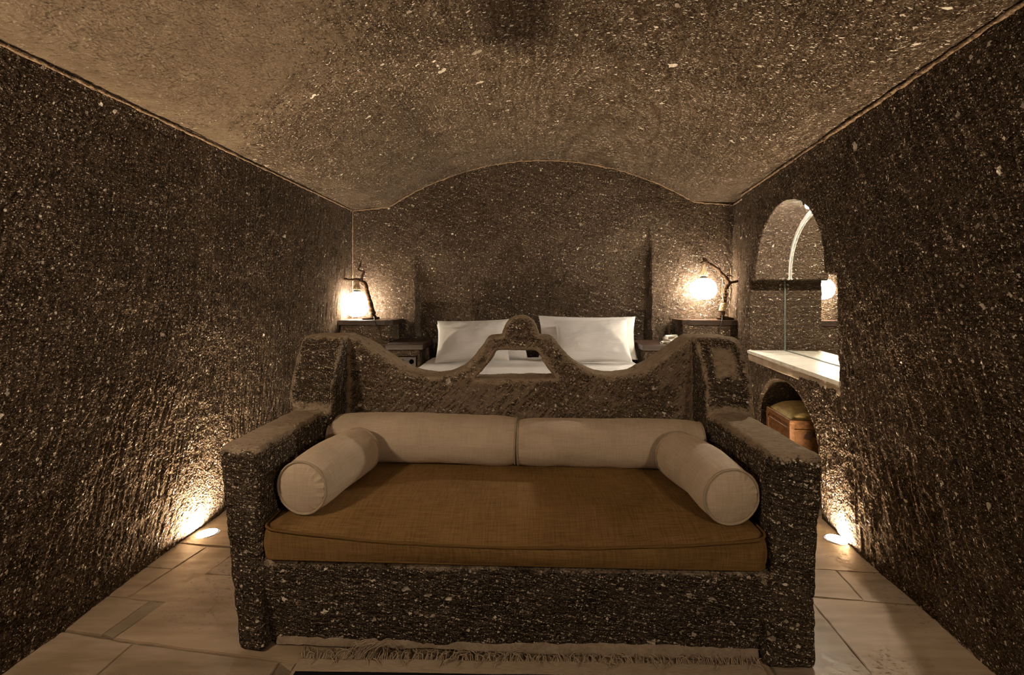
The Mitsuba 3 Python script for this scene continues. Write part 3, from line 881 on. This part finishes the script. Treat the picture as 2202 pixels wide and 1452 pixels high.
# ------------------------------------------------------------------ bed, pillows, bedside ledges
BX0, BX1 = -0.93, 1.01
v, f = arr(box(BX0 + 0.02, BX1 - 0.02, 2.58, 4.50, 0.0, 0.36).refine_to_length(0.05))
add('bed__stone_base', (v, f), 'm_rock', smooth=False)


def soft_box(x0, x1, y0, y1, z0, z1, r, seed, amp=0.006):
    v, f = arr(rbox(x0, x1, y0, y1, z0, z1, r, 24).refine_to_length(0.02))
    nn = vnormals(v, f)
    return v + nn * ((meshkit.fbm(v * 5, 3, seed) - 0.5) * 2 * amp)[:, None], f


add('bed__mattress', soft_box(BX0, BX1, 2.58, 4.55, 0.36, 0.695, 0.05, 3), 'm_sheet', smooth=True)
add('bed__duvet', soft_box(BX0 - 0.02, BX1 + 0.02, 2.60, 3.80, 0.50, 0.712, 0.035, 5, 0.010), 'm_sheet', smooth=True, label='white folded top cover')
tag('bed', 'wide low bed with white sheets behind the stone sofa back', 'bed')


def pillow(key, c, w, h, thick, tilt, roll, seed, label, yaw=0.0):
    n1, n2 = 70, 50
    u, vv = np.meshgrid(np.linspace(-1, 1, n1), np.linspace(-1, 1, n2), indexing='ij')
    eu, ev = 1 - np.abs(u) ** 2.6, 1 - np.abs(vv) ** 2.6
    t = thick * np.clip(eu * ev, 0, 1) ** 0.55
    sx = w / 2 * (1 - 0.06 * (1 - np.abs(vv) ** 2) * np.abs(u))
    sy = h / 2 * (1 - 0.07 * (1 - np.abs(u) ** 2) * np.abs(vv))
    base = np.stack([u * 3, vv * 3, u * 0], -1)
    wr = (meshkit.fbm(base, 3, seed) - 0.5) * 0.030 + (ridge(np.stack([u * 2.5 + vv * 1.5, vv * 7, u * 0], -1), seed + 4) - 0.5) * 0.010 * (np.maximum(np.abs(u), np.abs(vv)) > 0.4)
    P1 = np.stack([u * sx, vv * sy, t / 2 + wr * eu * ev], -1)
    P2 = np.stack([u * sx, vv * sy, -t / 2 + wr * 0.4 * eu * ev], -1)
    ct, st = math.cos(tilt), math.sin(tilt)
    cr, sr_ = math.cos(roll), math.sin(roll)
    cy, sy_ = math.cos(yaw), math.sin(yaw)
    uv = np.stack([u * w / 2, vv * h / 2], -1).reshape(-1, 2)

    def place(P):
        x, y, z = P[..., 0] * cr - P[..., 1] * sr_, P[..., 0] * sr_ + P[..., 1] * cr, P[..., 2]
        # stand up: y -> up (leaning back by tilt), z -> towards the camera
        X, Y, Z = x, y * st - z * ct, y * ct + z * st
        return np.stack([X * cy - Y * sy_, X * sy_ + Y * cy, Z], -1) + np.array(c)
    m = join(grid_mesh(place(P1)), flip(grid_mesh(place(P2))))
    add(key, m, 'm_cotton', smooth=True, uv=np.vstack([uv, uv]), label=label, category='pillow', group='white pillows on the bed')


pillow('pillow', (-0.475, 4.18, 0.892), 0.66, 0.41, 0.15, 0.50, 0.03, 1, 'white striped pillow at the front on the left half of the bed')
pillow('pillow_001', (-0.41, 4.37, 0.866), 0.86, 0.34, 0.13, 0.28, 0.02, 2, 'white pillow mostly hidden behind the left front pillow')
pillow('pillow_002', (0.600, 4.15, 0.893), 0.665, 0.42, 0.15, 0.48, 0.02, 3, 'white striped pillow at the front on the right half of the bed')
pillow('pillow_003', (0.580, 4.35, 0.903), 0.92, 0.41, 0.14, 0.26, -0.01, 4, 'wider white pillow standing behind the right front pillow')


def stone_block(key, x0, x1, y0, y1, z0, z1, seed, edge=0.015, rounds=3):
    add(key, rock_solid(box(x0, x1, y0, y1, z0, z1), edge, rounds, 0.8, seed), 'm_rock', smooth=True)


# upper corner ledges carrying the lamps
UZL, UZR = 1.055, 1.068
stone_block('lamp_ledge__stone_block', -1.80, -1.31, 4.50, 4.83, 0.0, UZL - 0.045, 3)
poly = [(-1.808, 4.485), (-1.36, 4.485), (-1.29, 4.53), (-1.275, 4.60), (-1.275, 4.82), (-1.808, 4.85)]
add('lamp_ledge__wooden_top', arr(extrude_xy(poly, UZL - 0.045, UZL)), 'm_wood', label='dark wooden slab')
tag('lamp_ledge', 'corner stone ledge with a dark wooden top under the left lamp', 'ledge')
stone_block('lamp_ledge_001__stone_block', 1.455, 1.965, 4.30, 4.53, 0.0, UZR - 0.045, 4)
poly = [(1.985, 4.285), (1.53, 4.285), (1.455, 4.32), (1.435, 4.39), (1.435, 4.56), (1.985, 4.515)]
add('lamp_ledge_001__wooden_top', arr(extrude_xy(poly[::-1], UZR - 0.045, UZR)), 'm_wood', label='dark wooden slab')
tag('lamp_ledge_001', 'corner stone ledge with a dark wooden top under the right lamp', 'ledge')

# bedside ledges
TZ = 0.855
def socket_ledge(key, x0, x1, y0, y1, label, face_x, seed, m_box, tx_):
    blk = box(x0, x1, y0, y1, 0.0, TZ - 0.05) - box(face_x - 0.115, face_x + 0.075, y0 - 0.1, y0 + 0.035, 0.64, 0.745)
    add(key + '__stone_block', rock_solid(blk, 0.014, 2, 0.6, seed), 'm_rock', smooth=True)
    add(key + '__wooden_top', arr(rbox(*tx_, y0 - 0.025, y1 + 0.02, TZ - 0.05, TZ, 0.006)), 'm_wood', smooth=40, label='dark wooden slab')
    add(key + '__socket_plate', arr(rbox(face_x - 0.105, face_x + 0.065, y0 + 0.015, y0 + 0.034, 0.648, 0.738, 0.005)), m_box, smooth=40, label='dark wooden socket plate')
    for i, dx in enumerate((-0.065, 0.022)):
        v, f = lathe([(0.0, 0.012), (0.010, 0.010), (0.015, 0.004), (0.021, 0.003), (0.021, 0.0)], 20)
        R = np.stack([v[:, 0], -v[:, 2], v[:, 1]], 1)
        add(num(key + '__socket_plate__knob', i), (R + np.array([face_x + dx, y0 + 0.015, 0.693]), f), 'm_brass', smooth=40, label='brass switch knob')
    tag(key, label, 'bedside ledge')


socket_ledge('bedside_ledge', -1.295, -0.955, 4.22, 4.80, 'stone bedside ledge with dark wooden top left of the bed', -1.06, 5, 'm_wood', (-1.27, -0.925))
socket_ledge('bedside_ledge_001', 1.06, 1.43, 4.16, 4.57, 'stone bedside ledge with dark wooden top right of the bed, carrying the telephone', 1.20, 6, 'm_chest', (1.04, 1.43))
add('headboard_shelf', arr(rbox(-0.92, 1.035, 4.58, 4.72, 0.815, 0.868, 0.006)), 'm_wood', smooth=40, label='long dark wooden shelf along the back wall behind the pillows', category='shelf')

# ------------------------------------------------------------------ branch lamps
def px(x, y, Y):
    return np.array([(x - 1130) / 1000 * Y, Y, CAM_H - (y - 630) / 1000 * Y])


def branch_mesh(paths, seed):
    ms = []
    for k, (pts, r0, r1) in enumerate(paths):
        p = smooth_path(pts, 0.006, 2)
        p = p + (meshkit.fbm(p[:, None, :] * 45 + np.arange(3)[None, :, None] * 5.3, 2, seed + k) - 0.5) * 0.010
        r = np.linspace(r0, r1, len(p)) * (0.75 + 0.55 * meshkit.noise(p * 60, seed + 9))
        ms.append(tube(p, r, 10))
    return join(*ms)


def shade_profile(r, h, neck, flat_top):
    """Blown glass globe: (r, z) from the neck down to the base."""
    pr = [(neck, h / 2 + 0.012), (neck, h / 2)]
    for a in np.linspace(80, -78, 22):
        ra = math.radians(a)
        pr.append((r * abs(math.cos(ra)) ** 0.75 if math.cos(ra) > 0 else 0, h / 2 * math.copysign(abs(math.sin(ra)) ** 0.9, ra)))
    pr.append((0.0, -h / 2))
    pr = [q if q[0] > neck or k > 12 or k < 2 else (max(q[0], neck), q[1]) for k, q in enumerate(pr)]
    return pr


def lamp(key, c, r, h, paths, hang, foot, label, seed, cord, wraps):
    add(key + '__branch', branch_mesh(paths, seed), 'm_bark', smooth=True)
    add(key + '__foot', foot, 'm_bark', smooth=True, label='driftwood foot')
    scene[key + '__shade'] = mikit.ply(moved(lathe(shade_profile(r, h, 0.030, 0)[::-1], 40), c), 'm_shade', smooth=True, emitter={'type': 'area', 'radiance': {'type': 'rgb', 'value': SHADE_RAD.tolist()}})
    tag(key + '__shade', 'glowing white glass globe shade')
    add(key + '__socket_cap', moved(lathe([(0.0, 0.055), (0.012, 0.055), (0.020, 0.040), (0.030, 0.008), (0.033, 0.0), (0.0, 0.0)][::-1], 24), (c[0], c[1], c[2] + h / 2 + 0.006)), 'm_black', smooth=40, label='dark bulb holder')
    ropes = []
    top = np.array(hang)
    bot = np.array([c[0], c[1], c[2] + h / 2 + 0.03])
    for k in range(14):
        a = 2 * np.pi * k / 14
        off = np.array([math.cos(a), math.sin(a), 0])
        p = smooth_path([top + off * 0.008 + (0, 0, 0.012), top * 0.6 + bot * 0.4 + off * 0.016, bot + off * 0.036 + (0, 0, -0.005)], 0.006, 2)
        ropes.append(tube(p, 0.0055, 6))
    add(key + '__rope', join(*ropes), 'm_rope', smooth=True, label='frayed jute rope holding the shade')
    if wraps is not None:
        add(key + '__rope_wrap', wraps, 'm_rope', smooth=True, label='jute rope wound round the branch')
    add(key + '__power_cord', tube(smooth_path(cord, 0.010, 6), 0.0032, 6), 'm_black', smooth=True, label='thin black cord')
    tag(key, label, 'lamp')


def wrap_rope(path, r, turns, rope=0.005):
    p = smooth_path(path, 0.004, 2)
    n = int(turns * 16)
    s = np.linspace(0, len(p) - 1, n)
    q = np.stack([np.interp(s, np.arange(len(p)), p[:, k]) for k in range(3)], 1)
    a = np.linspace(0, turns * 2 * np.pi, n)
    q[:, 0] += np.cos(a) * r
    q[:, 1] += np.sin(a) * r
    return tube(q, rope, 6)


YL = 4.64
cl = px(767, 655, YL)
pl_ = lambda *ps: [px(a, b, YL + (c_[0] if c_ else 0)) for a, b, *c_ in ps]
lamp('branch_lamp', cl, 0.118, 0.245,
     [(pl_((804, 684), (802, 673), (795, 649), (789.5, 628), (787.5, 614), (783, 607), (775, 605), (769, 601), (758, 602), (748, 601), (739, 600)), 0.027, 0.009),
      (pl_((776, 605), (778, 599), (781, 591), (782, 584), (773, 582.6), (770, 577), (775, 572), (775.5, 563)), 0.014, 0.006)],
     px(769, 606, YL), arr(m3.Manifold.batch_hull([m3.Manifold.sphere(rr_, 20).scale((1, 1, 0.6)).translate((float(px(xx, 0, YL)[0]), yy, UZL + 0.6 * rr_ - 0.002)) for xx, yy, rr_ in ((804, 4.64, 0.026), (797, 4.60, 0.020), (786, 4.585, 0.018), (808, 4.70, 0.022))])),
     'bedside lamp on a straight driftwood branch, globe hanging low over the left corner ledge', 3,
     [px(803, 680, 4.62), px(805, 684.0, 4.56), (-1.455, 4.475, UZL - 0.01), (-1.40, 4.470, 0.95), (-1.36, 4.40, 0.872), (-1.27, 4.42, 0.862), (-1.13, 4.62, 0.905), (-1.06, 4.70, 0.868)], None)
YR = 4.35
cr_ = px(1513, 622, 4.40)
pr_ = lambda *ps: [px(a, b, YR) for a, b in ps]
lamp('branch_lamp_001', cr_, 0.120, 0.196,
     [(pr_((1553, 680), (1553, 671), (1556, 653), (1559.4, 636), (1558, 624), (1563.5, 616), (1568, 609.5), (1563.5, 601), (1558, 592), (1551, 589), (1546, 579.5), (1537.7, 574), (1529, 570), (1521, 563), (1517, 558), (1512, 562), (1508, 567)), 0.023, 0.009),
      (pr_((1565, 612), (1571, 608), (1577, 607), (1587, 605), (1591, 602)), 0.013, 0.008),
      (pr_((1562, 598), (1563, 593), (1573, 592), (1576, 596)), 0.005, 0.0025),
      (pr_((1518, 560), (1511, 556), (1519, 555)), 0.007, 0.005)],
     px(1514, 570, YR), arr(m3.Manifold.batch_hull([m3.Manifold.sphere(rr_, 20).scale((1, 1, 0.7)).translate((float(px(xx, 0, YR)[0]), yy, UZR + 0.7 * rr_ - 0.002)) for xx, yy, rr_ in ((1553, 4.36, 0.026), (1566, 4.37, 0.022), (1576, 4.355, 0.015), (1552, 4.42, 0.022))])),
     'bedside lamp on a gnarled forked branch with a round globe on the right corner ledge', 5,
     [px(1556, 655, 4.34), px(1553, 680, 4.335), (px(1551, 690, 4.29)[0], 4.272, UZR + 0.004), (px(1549, 697, 4.27)[0], 4.265, UZR - 0.05), (px(1545, 712, 4.27)[0], 4.262, 0.96), (px(1538, 740, 4.27)[0], 4.25, 0.80)],
     join(wrap_rope([px(1553, 669, YR), px(1557, 652, YR)], 0.026, 7, 0.007), wrap_rope([px(1557, 648, YR), px(1558.5, 622, YR)], 0.023, 4, 0.0035), tube(smooth_path([px(1556, 650, YR - 0.02), px(1553, 625, YR - 0.03), px(1555, 598, YR - 0.02)], 0.008, 2), 0.005, 6)))

# telephone on the right bedside ledge
tx, ty = 1.365, 4.31
v, f = arr(m3.Manifold.hull_points(np.array([[-0.055, -0.075, 0], [0.055, -0.075, 0], [-0.055, 0.075, 0], [0.055, 0.075, 0], [-0.05, -0.07, 0.016], [0.05, -0.07, 0.016], [-0.05, 0.07, 0.050], [0.05, 0.07, 0.050]])).rotate((0, 0, 24)))
add('telephone__body', moved((v, f), (tx, ty, TZ)), 'm_plastic')
hs = m3.Manifold.batch_hull([m3.Manifold.sphere(0.016, 14).translate((-0.085, 0, 0)), m3.Manifold.sphere(0.016, 14).translate((0.085, 0, 0))])
hs = hs + m3.Manifold.cylinder(0.03, 0.026, 0.022, 18).translate((-0.085, 0, -0.030)) + m3.Manifold.cylinder(0.03, 0.026, 0.022, 18).translate((0.085, 0, -0.030))
add('telephone__handset', moved(arr(hs.scale((0.80, 0.9, 0.8)).rotate((0, 0, 32))), (tx - 0.015, ty + 0.005, TZ + 0.064)), 'm_plastic', smooth=40, label='cream handset on its cradle')
a = np.linspace(0, 22 * 2 * np.pi, 420)
s_ = np.linspace(0, 1, 420)
coil = np.stack([tx - 0.065 - 0.07 * s_ + 0.010 * np.cos(a), ty - 0.10 + 0.05 * np.sin(3 * s_) + 0.0 * a, TZ + 0.013 + 0.010 * np.sin(a)], 1)
add('telephone__coiled_cord', tube(coil, 0.003, 5), 'm_plastic', smooth=True, label='coiled cream cord')
tag('telephone', 'cream corded telephone on the right bedside ledge', 'telephone')

# ------------------------------------------------------------------ chest in the low arch
c0 = np.array([1.795, 3.16])
ang = math.atan2(0.115, 1.0)
CR = np.array([[math.cos(ang), math.sin(ang)], [-math.sin(ang), math.cos(ang)]])   # local x into the niche, local y along the wall


def chest_place(m, z=0.0):
    v = m[0].copy()
    v[:, :2] = v[:, :2] @ CR.T + c0
    v[:, 2] += z
    return v, m[1]


CW, CL, CH = 0.40, 0.40, 0.455
add('storage_chest__body', chest_place(arr(rbox(0.008, CW - 0.008, 0.008, CL - 0.008, 0.0, CH - 0.03, 0.004))), 'm_chest', smooth=40)
rail = rbox(0, CW, 0, CL, CH - 0.032, CH, 0.006) - box(0.02, CW - 0.02, 0.02, CL - 0.02, CH - 0.010, CH + 0.1)
rail = rail + rbox(0, CW, 0, CL, CH - 0.075, CH - 0.062, 0.004)
for (xx, yy) in ((0.0, 0.0), (CW - 0.035, 0.0), (0.0, CL - 0.035)):
    rail = rail + rbox(xx, xx + 0.035, yy, yy + 0.035, 0.0, CH - 0.03, 0.004)
add('storage_chest__rim', chest_place(arr(rail)), 'm_chest', smooth=40, label='moulded wooden rim and corner posts')
n1 = 50
u, vv = np.meshgrid(np.linspace(-1, 1, n1), np.linspace(-1, 1, n1), indexing='ij')
zz = 0.085 * np.clip((1 - np.abs(u) ** 3) * (1 - np.abs(vv) ** 3), 0, 1) ** 0.5 - 0.008
P = np.stack([CW / 2 + u * (CW / 2 - 0.016), CL / 2 + vv * (CL / 2 - 0.016), CH + zz], -1)
g = chest_place(grid_mesh(P))
add('storage_chest__padded_lid', g, 'm_gold', smooth=True, uv=np.stack([vv * CL / 2, u * CW / 2], -1).reshape(-1, 2), label='domed lid padded in ribbed golden fabric')
fan = []
for k in range(9):
    aa = math.pi * (k + 0.5) / 9
    fan.append(rbox(-0.008, 0.008, 0, 0.006, 0.018, 0.062, 0.003).rotate((0, math.degrees(math.pi / 2 - aa), 0)))
fan = m3.Manifold.batch_boolean(fan, m3.OpType.Add).translate((0.155, 0.003, 0.325))
add('storage_chest__rosette', chest_place(arr(fan)), 'm_carve', label='dark carved fan rosette')
tag('storage_chest', 'small carved wooden chest with a padded golden lid inside the low wall arch', 'chest')

# ------------------------------------------------------------------ floor uplights
for i, (x, y, lab) in enumerate(((-1.745, 2.553, 'round floor uplight glowing at the foot of the left wall'), (1.664, 2.49, 'round floor uplight glowing at the foot of the right wall'))):
    key = num('floor_uplight', i)
    add(key + '__ring', moved(lathe([(0.049, -0.045), (0.049, 0.0035), (0.051, 0.0037), (0.055, 0.003), (0.058, 0.0)][::-1], 40), (x, y, 0)), 'm_steel', smooth=40, label='thin metal ring')
    scene[key + '__lens'] = mikit.ply(flip(moved(lathe([(0.0, -0.006), (0.03, -0.0063), (0.0488, -0.008)], 40), (x, y, 0))), 'm_shade', emitter={'type': 'area', 'radiance': {'type': 'rgb', 'value': UPLIGHT_RAD.tolist()}})
    tag(key, lab, 'uplight')

# ------------------------------------------------------------------ rug with fringe
RX0, RX1, RY0, RY1 = -0.81, 0.83, 1.655, 0.75          # far end at RY0
u, vv = np.meshgrid(np.linspace(0, 1, 120), np.linspace(0, 1, 60), indexing='ij')
P = np.stack([RX0 + (RX1 - RX0) * u, RY0 + (RY1 - RY0) * vv - 0.03 * (u - 0.5), 0.004 + 0.003 * meshkit.noise(np.stack([u * 12, vv * 8, u * 0], -1), 4)], -1)
low = P.copy()
low[..., 2] = 0.0005
add('rug__pile', join(flip(grid_mesh(P + np.array([0, 0, 0.003]))), grid_mesh(low)), 'm_rug', smooth=True, uv=np.tile(np.stack([u * (RX1 - RX0), vv * (RY0 - RY1)], -1).reshape(-1, 2), (2, 1)))
strands = []
for k in range(260):
    x = RX0 + (RX1 - RX0) * (k + rng.random()) / 260
    y = RY0 - 0.03 * ((x - RX0) / (RX1 - RX0) - 0.5) - 0.004
    L = rng.uniform(0.03, 0.075)
    lean = rng.normal(0, 0.5)
    back = rng.random() < 0.12
    dy = -0.6 if back else 1.0
    pts = [(x, y, 0.009), (x + 0.3 * L * lean, y + 0.35 * L * dy, 0.012 + 0.016 * rng.random()), (x + 0.75 * L * lean + rng.normal(0, 0.006), y + 0.5 * L * dy, 0.010 + 0.012 * rng.random()), (x + L * lean + rng.normal(0, 0.01), min(1.70 - 0.04 * x, y + 0.9 * L * dy), 0.005)]
    strands.append(tube(smooth_path(pts, 0.006, 2), 0.0018, 5))
for k in range(26):                                       # a bunch thrown up against the sofa near the left end
    x = -0.66 + 0.11 * rng.random()
    pts = [(x, 1.66, 0.010), (x + 0.02, 1.685 - 0.02 * rng.random(), 0.03 + 0.03 * rng.random()), (x + 0.05 + 0.03 * rng.random(), 1.685, 0.045 + 0.03 * rng.random()), (x + 0.07 + 0.03 * rng.random(), 1.68 + 0.005 * rng.random(), 0.04 * rng.random() + 0.008)]
    strands.append(tube(smooth_path(pts, 0.006, 4), 0.0013, 5))
add('rug__fringe', join(*strands), 'm_fringe', smooth=True, kind='stuff', label='loose cream fringe along the far end')
tag('rug', 'flat woven rug with cream end, black border and fringe in front of the sofa', 'rug')

# ------------------------------------------------------------------ wall sconces behind the camera
for i, (x, y, z, lab) in enumerate(((XL + 0.17, 0.60, 1.66, 'bowl wall sconce on the left wall beside the camera'), (1.24, -0.30, 1.60, 'bowl wall sconce on the right wall behind the camera'))):
    key = num('wall_sconce', i)
    scene[key + '__globe'] = mikit.ply(moved(lathe([(0.0, -0.09), (0.05, -0.075), (0.082, -0.035), (0.09, 0.0), (0.082, 0.035), (0.05, 0.075), (0.0, 0.09)], 32), (x, y, z)), 'm_shade', smooth=True, emitter={'type': 'area', 'radiance': {'type': 'rgb', 'value': (SCONCE_RAD * (1.0 if i == 0 else 0.9)).tolist()}})
    wx = XL if i == 0 else float(x_right(np.array(y), z))
    add(key + '__arm', arr(cyl(0.012, (wx, y, z + 0.02), (x, y, z + 0.02))), 'm_black', smooth=40)
    tag(key, lab, 'wall lamp')
